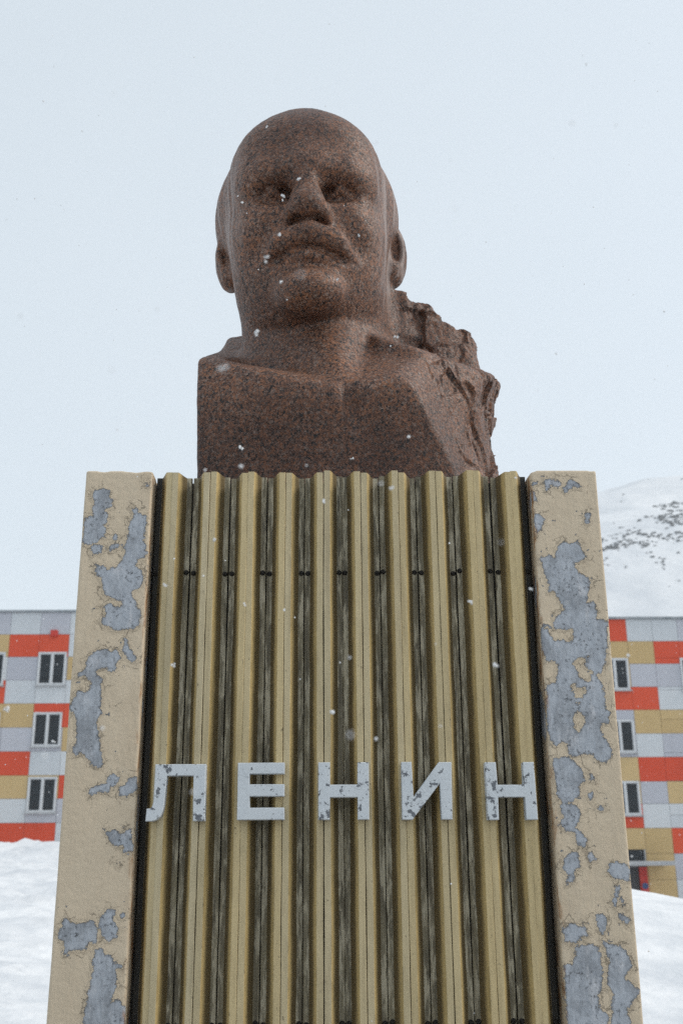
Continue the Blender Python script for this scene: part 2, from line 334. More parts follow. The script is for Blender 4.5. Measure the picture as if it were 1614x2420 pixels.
PEEL_ISLANDS = [[[610,2296],[635,2287],[689,2287],[687,2252],[668,2243],[658,2257],[630,2252],[616,2278]],[[682,2182],[699,2204],[728,2204],[717,2177],[737,2159],[732,2132],[720,2125],[695,2145],[692,2166]],[[670,2121],[684,2123],[687,2110],[715,2116],[715,2096],[699,2081],[681,2085],[676,2101]],[[680,2067],[693,2067],[690,2056]],[[680,2043],[706,2028],[702,2004],[684,1982],[670,1993],[672,2026]]]

# ---------------------------------------------------------------- the granite bust
EYE = 1.6                      # camera height above the ground at the monument

def gnoise(p, seed=0):
    """3-D gradient noise at arbitrary points (n x 3), about -1..1"""
    i = np.floor(p).astype(np.int64); f = p - i
    u = f * f * f * (f * (f * 6 - 15) + 10)
    out = np.zeros(len(p))
    for a in (0, 1):
        for b in (0, 1):
            for c in (0, 1):
                h = (i[:, 0] + a) * 374761393 + (i[:, 1] + b) * 668265263 + (i[:, 2] + c) * 2147483647 + seed * 974634777
                h = (h ^ (h >> 13)) * 1274126177 & 0x7fffffff
                h = (h ^ (h >> 16)) & 0xffffff
                th = h * (6.2831853 / 4096.); z = ((h >> 12) / 2048.) - 1
                r = np.sqrt(np.maximum(0, 1 - z * z))
                d = r * np.cos(th) * (f[:, 0] - a) + r * np.sin(th) * (f[:, 1] - b) + z * (f[:, 2] - c)
                w = (u[:, 0] if a else 1 - u[:, 0]) * (u[:, 1] if b else 1 - u[:, 1]) * (u[:, 2] if c else 1 - u[:, 2])
                out += w * d
    return out * 1.6

def worley(p, seed=0):
    """distance to the nearest jittered cell point, and that cell's random tilt plane height"""
    i = np.floor(p).astype(np.int64)
    best = np.full(len(p), 9.); val = np.zeros(len(p))
    for a in (-1, 0, 1):
        for b in (-1, 0, 1):
            for c in (-1, 0, 1):
                k = i + [a, b, c]
                h = k[:, 0] * 374761393 + k[:, 1] * 668265263 + k[:, 2] * 1440662683 + seed * 974634777
                h = (h ^ (h >> 13)) * 1274126177 & 0x7fffffff
                r = np.stack([(h & 1023) / 1023., ((h >> 10) & 1023) / 1023., ((h >> 20) & 1023) / 1023.], 1)
                d = p - k - r
                q = (d ** 2).sum(1)
                m = q < best
                best[m] = q[m]
                g = (r - .5) * 2
                val[m] = (g[m] * d[m]).sum(1) + g[m, 0] * .5
    return np.sqrt(best), val

def smin(a, b, k):
    h = np.maximum(k - np.abs(a - b), 0) / k
    return np.minimum(a, b) - h * h * k * .25

def smax(a, b, k):
    return -smin(-a, -b, k)

def surface_nets(F, org, h):
    """naive surface nets: a quad mesh of the zero level of F"""
    S = F < 0
    nx, ny, nz = F.shape
    cnt = np.zeros((nx - 1, ny - 1, nz - 1), np.int8)
    corners = [(i, j, k) for i in (0, 1) for j in (0, 1) for k in (0, 1)]
    for i, j, k in corners:
        cnt += S[i:nx - 1 + i, j:ny - 1 + j, k:nz - 1 + k]
    I = np.argwhere((cnt > 0) & (cnt < 8))
    idx = np.full(cnt.shape, -1, np.int32); idx[tuple(I.T)] = np.arange(len(I))
    acc = np.zeros((len(I), 3)); num = np.zeros(len(I))
    for a in corners:
        for ax in range(3):
            if a[ax]: continue
            b = list(a); b[ax] = 1
            fa = F[I[:, 0] + a[0], I[:, 1] + a[1], I[:, 2] + a[2]]
            fb = F[I[:, 0] + b[0], I[:, 1] + b[1], I[:, 2] + b[2]]
            m = (fa < 0) != (fb < 0)
            t = np.where(m, fa / np.where(m, fa - fb, 1), 0)
            p = np.tile(np.array(a, float), (len(I), 1)); p[:, ax] = t
            acc[m] += p[m]; num[m] += 1
    V = (I + acc / num[:, None]) * h + org
    quads = []
    for ax in range(3):
        u, w = (ax + 1) % 3, (ax + 2) % 3
        sl0 = [slice(1, n - 1) for n in F.shape]; sl0[ax] = slice(0, F.shape[ax] - 1)
        sl1 = list(sl0); sl1[ax] = slice(1, F.shape[ax])
        s0 = S[tuple(sl0)]; s1 = S[tuple(sl1)]
        for inside, flip in ((s0 & ~s1, False), (~s0 & s1, True)):
            E = np.argwhere(inside) + 1; E[:, ax] -= 1
            q = []
            for du, dw in ((1, 1), (0, 1), (0, 0), (1, 0)):
                c = E.copy(); c[:, u] -= du; c[:, w] -= dw
                q.append(idx[tuple(c.T)])
            q = np.stack(q, 1)
            quads.append(q[:, ::-1] if flip else q)
    return V, np.concatenate(quads)

class Grid:
    def __init__(self, lo, hi, h):
        self.h = h; self.lo = np.array(lo, np.float64)
        self.n = [int((b - a) / h) + 1 for a, b in zip(lo, hi)]
        self.ax = [(lo[i] + np.arange(self.n[i]) * h).astype(np.float32) for i in range(3)]
    def box(self, lo, hi):
        s = tuple(slice(max(0, int((lo[i] - self.lo[i]) / self.h)), min(self.n[i], int((hi[i] - self.lo[i]) / self.h) + 2)) for i in range(3))
        return s, tuple(self.ax[i][s[i]].reshape([-1 if j == i else 1 for j in range(3)]) for i in range(3))

def ell(P, c, r):
    x, y, z = (P[0] - c[0]), (P[1] - c[1]), (P[2] - c[2])
    k0 = np.sqrt((x / r[0]) ** 2 + (y / r[1]) ** 2 + (z / r[2]) ** 2)
    k1 = np.sqrt((x / r[0] ** 2) ** 2 + (y / r[1] ** 2) ** 2 + (z / r[2] ** 2) ** 2) + 1e-6
    return k0 * (k0 - 1) / k1

def cone(P, a, b, ra, rb):
    """capsule from a to b whose radius runs from ra to rb"""
    a = np.array(a, np.float32); b = np.array(b, np.float32); d = b - a
    L = float(d @ d)
    t = ((P[0] - a[0]) * d[0] + (P[1] - a[1]) * d[1] + (P[2] - a[2]) * d[2]) / L
    t = np.clip(t, 0, 1)
    return np.sqrt((P[0] - a[0] - t * d[0]) ** 2 + (P[1] - a[1] - t * d[1]) ** 2 + (P[2] - a[2] - t * d[2]) ** 2) - (ra + (rb - ra) * t)

def plane(P, p, n):
    n = np.array(n, float); n /= np.linalg.norm(n)
    return (P[0] - p[0]) * n[0] + (P[1] - p[1]) * n[1] + (P[2] - p[2]) * n[2]

HX = -.117                     # the head stands left of the block's middle
TILT = math.radians(1.8)       # and leans a little

def sculpt():
    G = Grid((-.62, .02, 1.13), (.76, 1.22, 3.06), .0060)
    # ---- torso block (world frame)
    s, P = G.box(G.lo, [9, 9, 9])
    X, Y, Z = P
    xc = X + .02
    chest = .150 + .10 * np.abs(xc / .5) ** 2.6 - .03 * np.exp(-((Z - 1.60) / .22) ** 2) + .03 * np.clip((1.5 - Z) / .3, 0, 1)
    chest = chest - .014 * np.exp(-((X + .22) / .16) ** 2 - ((Z - 1.50) / .13) ** 2) - .016 * np.exp(-((X - .19) / .13) ** 2 - ((Z - 1.60) / .13) ** 2)
    chest = chest + .024 * np.exp(-((X - .02 - (1.56 - Z) * .25) / .028) ** 2) * np.clip((1.63 - Z) / .10, 0, 1) * np.clip((Z - 1.36) / .12, 0, 1)
    T = (chest - Y) * .95
    T = smax(T, plane(P, (-.500, 0, 1.4), (-1, .04, -.012)), .025)
    pl = (Z - 1.582 + .19 * X - .565 * (Y - .17)) * .86                                # left shoulder and lapel
    pr = (Z - 1.593 - .179 * X - .837 * (Y - .17) - .030 * np.exp(-((X - .13) / .07) ** 2 - ((Y - .40) / .12) ** 2)) * .76                              # right shoulder
    pr = smax(pr, plane(P, (.27, .30, 1.750), (.46, -.34, 1)), .02)
    T = smax(T, smin(pl, pr, .03), .030)
    T = smax(T, -ell(P, (-.20, .36, 1.745), (.18, .12, .050)), .06)                 # hollow beside the neck
    T = smax(T, plane(P, (.345, .20, 1.36), (.80, -.60, .20)), .010)
    T = smax(T, plane(P, (.235, .16, 1.60), (.45, -.75, .55)), .012)                  # hewn right front
    T = smax(T, plane(P, (.565, .50, 1.5), (1, -.10, .10)), .05)
    T = smax(T, Y - .95 + 0 * X, .03)
    # ---- uncut rock behind the right shoulder (its broken skin is added on the mesh)
    R = plane(P, (.585, .7, 1.75), (1, -.30, .16))
    R = smax(R, plane(P, (.585, .7, 1.70), (1, -.16, -.28)), .02)
    R = smax(R, plane(P, (.5, .66, 1.9), (.25, -1, .10)), .02)
    topA = smax(plane(P, (.36, .80, 2.165), (.40, -.05, 1)), plane(P, (.385, .8, 2.13), (1, -.1, .45)), .015)
    topB = plane(P, (.50, .8, 2.075), (.15, 0, 1))
    R = smax(R, smin(topA, topB, .05), .03)
    R = smax(R, plane(P, (-.18, .8, 2.0), (-1, 0, .2)), .03)
    R = smax(R, Y - 1.10 + 0 * X, .03)
    R2 = smax(plane(P, (.50, .45, 1.75), (.62, -.75, .14)), plane(P, (.565, .5, 1.5), (1, -.22, -.10)), .02)
    R2 = smax(R2, plane(P, (.12, .5, 1.5), (-1, 0, 0)), .03)
    R2 = smax(R2, smax(Y - 1.05 + 0 * X, plane(P, (.560, .7, 1.66), (1, -.16, -.30)), .02), .03)
    R2 = smax(R2, smax(plane(P, (.5, .5, 1.80), (.35, -.5, 1)), plane(P, (.35, .26, 1.5), (-.3, -1, 0)), .03), .03)
    R = smin(R, R2, .02)
    F = smin(T, R, .03)
    # ---- neck
    q = (Z - 1.55) / .6
    nx, ny = HX + .030 - .004 * q, .64 - .03 * q - .085 * np.clip((1.93 - Z) / .33, 0, 1)
    rx = .286 + .035 * np.clip((1.85 - Z) / .3, 0, 1) ** 1.5
    nk = (np.sqrt(((X - nx) / rx) ** 2 + ((Y - ny) / .255) ** 2) - 1) * .27
    # tendons and the hollow of the throat
    nk = nk - .018 * np.exp(-((X - nx - .145 + (1.95 - Z) * .22) / .035) ** 2 - ((Y - .36) / .2) ** 2) - .014 * np.exp(-((X - nx + .15 - (1.95 - Z) * .2) / .035) ** 2 - ((Y - .36) / .2) ** 2)
    nk = smax(nk, Z - 2.42 + 0 * X + 0 * Y, .05)
    nk = smax(nk, 1.3 - Z + 0 * X + 0 * Y, .05)
    # V of the open collar: the neck runs down into the chest
    vn = cone(P, (HX + .03, .56, 1.95), (HX + .120, .230, 1.590), .21, .062)
    nk = smin(nk, vn, .09)
    F = smin(F, nk, .045)
    # ---- head, in its own tilted frame
    s, P0 = G.box((-.60, .02, 1.80), (.40, 1.21, 3.06))
    ct, st = math.cos(TILT), math.sin(TILT)
    dx, dz = P0[0] - HX, P0[2] - 2.3
    P = (dx * ct + dz * st + 0 * P0[1], P0[1] + 0 * dx + 0 * dz, -dx * st + dz * ct + 2.3 + 0 * P0[1])
    X, Y, Z = P
    A = np.abs(X)
    def E(c, r): return ell(P, c, r)
    cran = E((0, .625, 2.505), (.334, .450, .430))
    face = E((0, .49, 2.30), (.272, .335, .49))
    jaw = E((0, .445, 2.075), (.228, .285, .200))
    H = smin(smin(cran, face, .12), jaw, .10)
    for sx in (-1, 1):
        H = smin(H, E((sx * .145, .375, 2.235), (.125, .175, .165)), .10)            # cheek
        H = smin(H, E((sx * .155, .540, 2.085), (.092, .20, .13)), .10)             # jaw corner
        hair = E((sx * .165, .70, 2.540), (.213, .315, .275))
        H = smin(H, hair, .040)                                                       # hair over the ears
    hb = E((0, .82, 2.40), (.315, .28, .36))
    H = smin(H, hb, .03)
    # forehead: two bosses and a brow ridge
    for sx in (-1, 1):
        H = smin(H, E((sx * .10, .32, 2.56), (.12, .12, .11)), .16)
        H = smin(H, cone(P, (sx * .035, .190, 2.42), (sx * .19, .250, 2.435), .045, .040), .11)
    # eye sockets
    for sx in (-1, 1):
        H = smax(H, -E((sx * .114, .158, 2.347), (.082, .082, .043)), .04)
        H = smax(H, -E((sx * .074, .160, 2.352), (.036, .055, .036)), .05)
    for sx in (-1, 1):
        H = smin(H, E((sx * .126, .268, 2.342), (.066, .052, .040)), .014)           # eyeball
        a, b, c = (sx * .060, .232, 2.334), (sx * .124, .204, 2.362), (sx * .198, .256, 2.330)
        H = smin(H, np.minimum(cone(P, a, b, .008, .013), cone(P, b, c, .013, .008)), .010)   # upper lid
        d = (sx * .126, .216, 2.310)
        H = smin(H, np.minimum(cone(P, a, d, .009, .011), cone(P, d, c, .011, .009)), .006)   # lower lid
        H = smin(H, cone(P, (sx * .045, .176, 2.400), (sx * .150, .192, 2.428), .022, .025), .05)  # eyebrow
        H = smin(H, cone(P, (sx * .150, .190, 2.428), (sx * .222, .266, 2.388), .025, .018), .06)
    # nose
    H = smin(H, cone(P, (0, .205, 2.41), (0, .122, 2.262), .038, .054), .045)
    H = smin(H, E((0, .106, 2.236), (.066, .064, .052)), .03)
    for sx in (-1, 1):
        H = smin(H, E((sx * .068, .150, 2.226), (.036, .055, .040)), .012)
        H = smax(H, -E((sx * .034, .122, 2.189), (.018, .032, .018)), .010)
        H = smax(H, -cone(P, (sx * .120, .135, 2.225), (sx * .185, .200, 2.130), .008, .008), .09)   # fold beside the nose
    # the flat underside of the nose
    H = smax(H, -E((0, .124, 2.144), (.110, .060, .042)), .026)
    # moustache
    for sx in (-1, 1):
        m0, m1, m2 = (sx * .004, .130, 2.148), (sx * .098, .156, 2.120), (sx * .178, .250, 2.072)
        H = smin(H, np.minimum(cone(P, m0, m1, .040, .041), cone(P, m1, m2, .041, .011)), .006)
    # mouth line and lower lip, tuft, goatee
    for sx in (-1, 1):
        H = smax(H, -cone(P, (0, .132, 2.088), (sx * .140, .192, 2.056), .013, .013), .010)
    H = smin(H, np.minimum(cone(P, (-.055, .178, 2.070), (0, .160, 2.062), .024, .034), cone(P, (0, .160, 2.062), (.055, .178, 2.058), .034, .024)), .02)
    H = smax(H, -cone(P, (-.10, .142, 2.012), (.10, .142, 2.012), .022, .022), .035)
    H = smin(H, E((0, .220, 1.955), (.125, .112, .075)), .035)
    H = smin(H, E((0, .205, 1.930), (.075, .085, .052)), .045)
    # ears
    for sx in (-1, 1):
        P = (P[0] - .012 if sx < 0 else P[0], P[1], P[2])
        ear = E((sx * .328, .66, 2.362), (.060, .080, .140))
        ear = smin(ear, E((sx * .308, .63, 2.264), (.044, .050, .046)), .03)
        ear = smax(ear, -E((sx * .342, .583, 2.372), (.026, .042, .078)), .02)
        ear = smin(ear, cone(P, (sx * .290, .585, 2.335), (sx * .298, .59, 2.30), .020, .018), .02)
        H = smin(H, ear, .010)
    F[s] = smin(F[s], H, .022)
    F = np.maximum(F, 1.165 - G.ax[2].reshape(1, 1, -1))
    F[0] = F[-1] = 1; F[:, 0] = F[:, -1] = 1; F[:, :, 0] = F[:, :, -1] = 1
    V, Q = surface_nets(F, G.lo, G.h)
    # ---- broken skin of the uncut sides, chisel marks and the fine tooth of the rest
    def normals():
        n = np.zeros_like(V)
        c = np.cross(V[Q[:, 2]] - V[Q[:, 0]], V[Q[:, 3]] - V[Q[:, 1]])
        for k in range(4):
            for j in range(3):
                n[:, j] += np.bincount(Q[:, k], c[:, j], len(V))
        return n / (np.linalg.norm(n, axis=1, keepdims=True) + 1e-9)
    x, y, z = V.T
    nn = normals()
    right = np.clip((x - .335 - (1.50 - z) * .30) / .07, 0, 1) * np.clip((2.3 - z) / .1, 0, 1)
    back = np.clip((y - .60) / .05, 0, 1) * np.clip((x - .19) / .03, 0, 1) * np.clip((2.23 - z) / .04, 0, 1) * np.clip((x - .20 - (z - 2.1) * .2) / .02, 0, 1)
    w = np.maximum(right * np.clip((1.76 + (y - .3) * .8 - z) / .05, 0, 1), back)
    w = np.maximum(w, np.clip((y - .90) / .1, 0, 1) * np.clip((1.85 - z) / .1, 0, 1))
    warp = np.stack([gnoise(V * 6, 11), gnoise(V * 6, 12), gnoise(V * 6, 13)], 1)
    P2 = V + warp * .018
    _, fa = worley(P2 * np.array([5.0, 5.0, 3.8]), 3)
    _, fb = worley(P2 * np.array([15, 15, 10.]), 4)
    rg = .50 * fa + .30 * fb + .14 * gnoise(P2 * 5, 5) + .05 * gnoise(V * np.array([40, 40, 22]), 6) + .04 * gnoise(V * 80, 7) - .10
    tooth = .0011 * gnoise(V * 28, 8) + .0006 * gnoise(V * 60, 9)
    V = V + nn * (w * rg * .034 + tooth)[:, None]
    return V, Q, w

# ================================================================ the setting: snow, hill, rocks
def snow_sheet():
    xs = np.unique(np.concatenate([np.linspace(-700, -60, 14), np.linspace(-60, -24, 19), np.linspace(-24, 24, 161), np.linspace(24, 60, 19), np.linspace(60, 700, 14)]))
    ys = np.unique(np.concatenate([np.linspace(-300, -20, 10), np.linspace(-20, 2, 23), np.linspace(2, 46, 148), np.linspace(46, 110, 20)]))
    X, Y = np.meshgrid(xs, ys)
    P = np.stack([X.ravel(), Y.ravel(), np.zeros(X.size)], 1)
    x, y = P[:, 0], P[:, 1]
    s = lambda t: np.clip(t, 0, 1) ** 2 * (3 - 2 * np.clip(t, 0, 1))
    # the ploughed bank on the left, reaching up to the lowest row of panels
    bank = 2.42 * s((y - 9) / 22) * s((-1.0 - x) / 4.5) * (1 - .55 * s((y - 60) / 40))
    # the smooth heap on the right whose crest falls away to the right
    heap = (1.37 - .20 * (x - 3.5) - .012 * (x - 3.5) ** 2) * np.exp(-((y - 10.2) / 4.6) ** 2) * s((x + 1) / 3.2)
    heap = np.maximum(heap, 0) * (1 - s((x - 7) / 9))
    far = .0 - .25 * s((y - 18) / 20) * s((x - 1) / 5)
    z = bank + heap + far
    near = np.clip(1 - np.abs(x) / 60, 0, 1) * np.clip(1 - np.abs(y - 15) / 60, 0, 1)
    z += near * (.12 * gnoise(P * [.35, .35, 1], 21) + .06 * gnoise(P * [.9, 1.1, 1], 22) + .020 * gnoise(P * [2.3, 2.8, 1], 23))
    left = s((-2 - x) / 3) * s((y - 8) / 4) * (1 - s((y - 36) / 6))
    z += left * (.24 * np.abs(gnoise(P * [1.0, 1.5, 1], 24)) + .09 * gnoise(P * [2.6, 3.6, 1], 25))
    foot = np.exp(-((np.maximum(np.abs(x) - .8, 0)) ** 2 + (np.maximum(np.abs(y - .6) - .6, 0)) ** 2) / .8)
    z = z * (1 - foot) + .03 * foot
    P[:, 2] = z
    n, m = len(xs), len(ys)
    i = np.arange(n - 1)[None] + np.arange(m - 1)[:, None] * n
    Fq = np.stack([i, i + 1, i + 1 + n, i + n], -1).reshape(-1, 4)
    return mesh('snow_ground', P, Fq, SNOW, True)

def hill_height(x, y):
    s = lambda t: np.clip(t, 0, 1) ** 2 * (3 - 2 * np.clip(t, 0, 1))
    P = np.stack([x, y, np.zeros_like(x)], 1)
    ridge = 155 + (x - 115) * .235 + 9 * gnoise(P * .008, 31) - .00016 * np.maximum(x - 150, 0) ** 2
    ridge = np.clip(ridge - .16 * np.maximum(105 - x, 0), 20, 215)
    f = np.clip((y - 95) / 325, 0, 1)
    f = .25 * s(f) + .75 * f ** 1.08
    z = ridge * f - np.maximum(y - 420, 0) * .10
    edge = np.clip((y - 95) / 40, 0, 1)
    return z - .3 * (1 - edge) + edge * (2.6 * gnoise(P * .022, 32) + 1.1 * gnoise(P * .06, 33) + .5 * gnoise(P * .16, 34))

def hill():
    xs = np.unique(np.concatenate([np.linspace(-700, -120, 40), np.linspace(-120, 230, 190), np.linspace(230, 700, 40)]))
    ys = np.unique(np.concatenate([np.linspace(92, 430, 170), np.linspace(430, 800, 30)]))
    X, Y = np.meshgrid(xs, ys); x, y = X.ravel(), Y.ravel()
    P = np.stack([x, y, hill_height(x, y)], 1)
    n, m = len(xs), len(ys)
    i = np.arange(n - 1)[None] + np.arange(m - 1)[:, None] * n
    return mesh('hill', P, np.stack([i, i + 1, i + 1 + n, i + n], -1).reshape(-1, 4), HILLSNOW, True)

def hill_rocks():
    """scree breaking through the snow: low angular stones, clustered along a slanting band"""
    rg = np.random.default_rng(12)
    b = bmesh.new(); bmesh.ops.create_icosphere(b, subdivisions=1, radius=1)
    base = np.array([v.co[:] for v in b.verts]); fb = np.array([[v.index for v in f.verts] for f in b.faces]); b.free()
    pts = []
    n = 90000
    x = rg.uniform(60, 320, n); y = rg.uniform(190, 412, n)
    P = np.stack([x, y, np.zeros(n)], 1)
    den = .45 * gnoise(P * .05, 41) + .60 * gnoise(P * .13, 42) + .45 * gnoise(P * .32, 43)
    h = hill_height(x, y) + 0.; el = (h - EYE) / np.hypot(y - CAM[1], x - CAM[0])
    slant = (x / np.maximum(y, 1) - .27) * .16
    band = np.exp(-((el - .288 - slant) / .026) ** 2) * .95 + np.exp(-((el - .243 - slant * .3) / .008) ** 2) * .45 * (x / y > .30) + np.exp(-((el - .345 - slant) / .012) ** 2) * .75 * (x / y > .345)
    keep = den + band * .95 > .66 + .7 * rg.random(n)
    # a few lone boulders higher up
    lone = rg.random(n) < .0006
    k = np.where(keep | lone)[0]
    V, Fc = [], []
    for c, q in enumerate(k[:7000]):
        r = rg.uniform(.17, .50) * (1.9 if rg.random() < .10 else 1) * y[q] / 330
        p = base * (1 + rg.uniform(-.32, .32, (len(base), 1))) * [r * rg.uniform(.8, 1.7), r * rg.uniform(.8, 1.5), r * rg.uniform(.5, .95)]
        a = rg.uniform(0, 6.28); ca, sa = math.cos(a), math.sin(a)
        p = p @ np.array([[ca, sa, 0], [-sa, ca, 0], [0, 0, 1]])
        V.append(p + [x[q], y[q], h[q] + r * .12]); Fc.append(fb + c * len(base))
    return mesh('hillside_rocks', np.concatenate(V), np.concatenate(Fc), ROCK)

EYE = 1.6
ground = tag(link('snow_ground', snow_sheet()), kind='structure')
# unseen square of concrete slabs, added to dim snow bounce under the bust
PAVE = simple('added_paving', (.19, .188, .185), (.30, .298, .295), 3.5, .55, .3, .004)
sq = tag(link('added_paved_square', bm_mesh('added_paved_square', box_bm(-6.0, 6.0, -11.0, 5.0, -.3, .16, .02), PAVE)), kind='structure')
pb = bmesh.new()
for i in range(12):
    for j in range(16):
        box_bm(-6 + i + .008, -5 + i - .008, -11 + j + .008, -10 + j - .008, .150, .172 + .004 * ((i * 7 + j * 5) % 3), .006, 1, pb)
tag(link('added_paving_slab', bm_mesh('added_paving_slab', pb, PAVE), sq), kind='stuff')
tag(link('hill', hill()), kind='structure')
tag(link('hillside_rocks', hill_rocks()), 'dark rocks showing through the snow on the far hillside', kind='stuff')

# ---------------------------------------------------------------- apartment block behind the monument
BY = 45.0
block = empty('apartment_building', (0, BY, 0))
tag(block, 'long apartment block clad in red, ochre and grey panels behind the monument', 'building')
STEP = -3.0                                                          # the right-hand section stands .4 m lower from here on
LT, RT = 12.86, 12.46                                                # their roof lines
def bpart(name, x0, x1, y0, y1, z0, z1, mat, parent=block, bev=0):
    return box(name, x0, x1, y0, y1, z0, z1, mat, parent, bev)
bpart('wall', -21.5, STEP, .06, 12, -1.2, LT - .02, WALL)
bpart('wall', STEP + .004, 22.5, .06, 12, -1.2, RT - .02, WALL)
bpart('roof', -21.7, STEP, -.10, 12.2, LT, LT + .10, ROOF)
bpart('roof', STEP + .004, 22.7, -.10, 12.2, RT, RT + .10, ROOF)
rng = random.Random(4)
GAP = .012
PMESH = {}
def panel(x0, x1, z0, z1, mat, stuff=None):
    if x1 - x0 < .03 or z1 - z0 < .03: return
    w, h = round(x1 - x0 - GAP, 3), round(z1 - z0 - GAP, 3)
    if stuff is not None:
        stuff.append((x0 + GAP / 2, z0 + GAP / 2, w, h, mat)); return
    k = (w, h, mat.name)
    if k not in PMESH: PMESH[k] = bm_mesh('cladding_panel', box_bm(0, w, 0, .055, 0, h, .004), mat)
    o = link('cladding_panel', PMESH[k], block, (x0 + GAP / 2, rng.uniform(-.004, .003), z0 + GAP / 2))
FW = .075
def make_window(w, h):
    b = bmesh.new()
    d0, d1 = -.045, .055
    for a in ((0, FW, 0, h), (w - FW, w, 0, h), (FW, w - FW, 0, FW), (FW, w - FW, h - FW, h), (w / 2 - FW * .55, w / 2 + FW * .55, FW, h - FW)):
        box_bm(a[0], a[1], d0, d1, a[2], a[3], .006, 1, b)
    fr = bm_mesh('window', b, FRAME)
    pw = w / 2 - FW * 1.55
    pane = bm_mesh('pane', box_bm(0, pw, .02, .03, 0, h - 2 * FW), GLASS)
    sash = bmesh.new()
    s = .030
    for a in ((0, s, 0, h - 2 * FW), (pw - s, pw, 0, h - 2 * FW), (s, pw - s, 0, s), (s, pw - s, h - 2 * FW - s, h - 2 * FW)):
        box_bm(a[0], a[1], -.005, .036, a[2], a[3], 0, 1, sash)
    sash = bm_mesh('sash', sash, FRAME)
    sill = bm_mesh('sill', box_bm(-.06, w + .06, -.14, .05, -.06, -.002, .006), METAL)
    return fr, pane, sash, sill, pw
WIN = {}
def window(x0, x1, z0, z1):
    k = (round(x1 - x0, 3), round(z1 - z0, 3))
    if k not in WIN: WIN[k] = make_window(*k)
    fr, pane, sash, sill, pw = WIN[k]
    o = link('window', fr, block, (x0, 0, z0))
    for q in (0, 1):
        lx = FW + q * (pw + FW * 1.1)
        link('pane', pane, o, (lx, 0, FW)); link('sash', sash, o, (lx, 0, FW))
    link('sill', sill, o)
def cut_panel(x0, x1, z0, z1, mat, holes, stuff=None):
    """the panel less the window openings that overlap it"""
    rects = [(x0, x1, z0, z1)]
    for hx0, hx1, hz0, hz1 in holes:
        nr = []
        for a0, a1, c0, c1 in rects:
            if hx1 <= a0 or hx0 >= a1 or hz1 <= c0 or hz0 >= c1: nr.append((a0, a1, c0, c1)); continue
            if hz1 < c1: nr.append((a0, a1, hz1, c1))
            if hz0 > c0: nr.append((a0, a1, c0, hz0))
            m0, m1 = max(c0, hz0), min(c1, hz1)
            if hx0 > a0: nr.append((a0, hx0, m0, m1))
            if hx1 < a1: nr.append((hx1, a1, m0, m1))
        rects = nr
    for r in rects: panel(*r, mat, stuff)
G, Lc, R, T = GREY, LILAC, RED, TAN
# seen colours, row by row from the roof down; columns from the left edge of the photograph towards the monument
LROWS = [12.86, 11.85, 10.83, 9.78, 8.75, 7.70, 6.67, 5.65, 4.67, 3.67, 2.68, 1.66, .64, -.4]
LX = [-19.62, -18.28, -16.92, -15.57, -14.20, -12.86, -11.53, -10.18, -8.84, -7.5, -6.2, -4.6, -3.0]
LCOL = {-15.57: [Lc, T, G, R, T, Lc, R, T, G, R, T, G, Lc], -14.20: [G, R, Lc, G, T, Lc, R, T, G, R, T, G, Lc],
        -12.86: [Lc, R, Lc, G, R, Lc, G, T, Lc, R, G, T, Lc], -11.53: [G, G, T, G, R, T, G, R, Lc, G, T, G, R]}
RROWS = [12.46, 11.44, 10.41, 9.37, 8.35, 7.31, 6.29, 5.25, 4.31, 3.30, 2.25, 1.2, .2, -.8]
RX = [-3.0, -1.7, -.4, .75, 1.92, 3.1, 4.28, 5.45, 6.62, 7.8, 8.98, 10.15, 11.32, 12.50, 13.67, 14.84, 15.99, 17.15, 18.3, 19.5, 20.7]
RCOL = {12.50: [R, T, T, R, Lc, Lc, T, T, R, T, T, T, T], 13.67: [G, T, Lc, R, T, G, R, Lc, G, T, T, T, T], 14.84: [G, R, Lc, G, T, Lc, R, T, G, R, Lc, G, Lc],
        15.99: [Lc, R, Lc, Lc, T, Lc, R, T, G, R, Lc, G, T]}
lwin = [(x, x + 1.25, z, z + 1.49) for x in (-18.29, -15.56, -12.84, -10.12, -7.4) for z in (9.55, 6.87, 4.09)]
rwin = [(x, x + 1.25, z, z + 1.44) for x in (-1.95, 1.63, 5.2, 8.78, 12.36, 15.96, 19.3) for z in (9.23, 6.48, 3.83)]
ENT = (12.0, 13.60, -1.0, 2.42)
hidden = []
for xs, rows, cols, wins, vis in ((LX, LROWS, LCOL, lwin, (-18.5, -10.0)), (RX, RROWS, RCOL, rwin + [ENT], (11.2, 18.4))):
    for i in range(len(xs) - 1):
        cl = cols.get(xs[i])
        if cl is None:
            cl = [rng.choice((G, Lc, G, R, T, G, T, Lc)) for _ in range(14)]
            for q in range(1, 13):
                if rng.random() < .4 and i: cl[q] = prev[q]
        prev = cl
        for q in range(len(rows) - 1):
            stuff = None if vis[0] <= xs[i] <= vis[1] and q < 12 else hidden
            cut_panel(xs[i], xs[i + 1], rows[q + 1], rows[q], cl[q], wins, stuff)
for wn in lwin + rwin: window(*wn)
mats = [GREY, LILAC, RED, TAN]
hb = bmesh.new()
for x0, z0, w_, h_, m_ in hidden:
    n0 = len(hb.faces); box_bm(x0, x0 + w_, 0, .055, z0, z0 + h_, 0, 1, hb); hb.faces.ensure_lookup_table()
    for f in hb.faces[n0:]: f.material_index = mats.index(m_)
hm = bm_mesh('cladding_panel', hb)
for m_ in mats: hm.materials.append(m_)
tag(link('cladding_panel', hm, block), kind='stuff')
# red siren box over the left window, basement window just above the bank
bpart('siren_box', -12.36, -12.05, -.16, -.008, 11.74, 12.02, REDB, bev=.01)
bpart('basement_window', -12.85, -11.75, -.02, .05, 2.44, 2.66, GLASS)
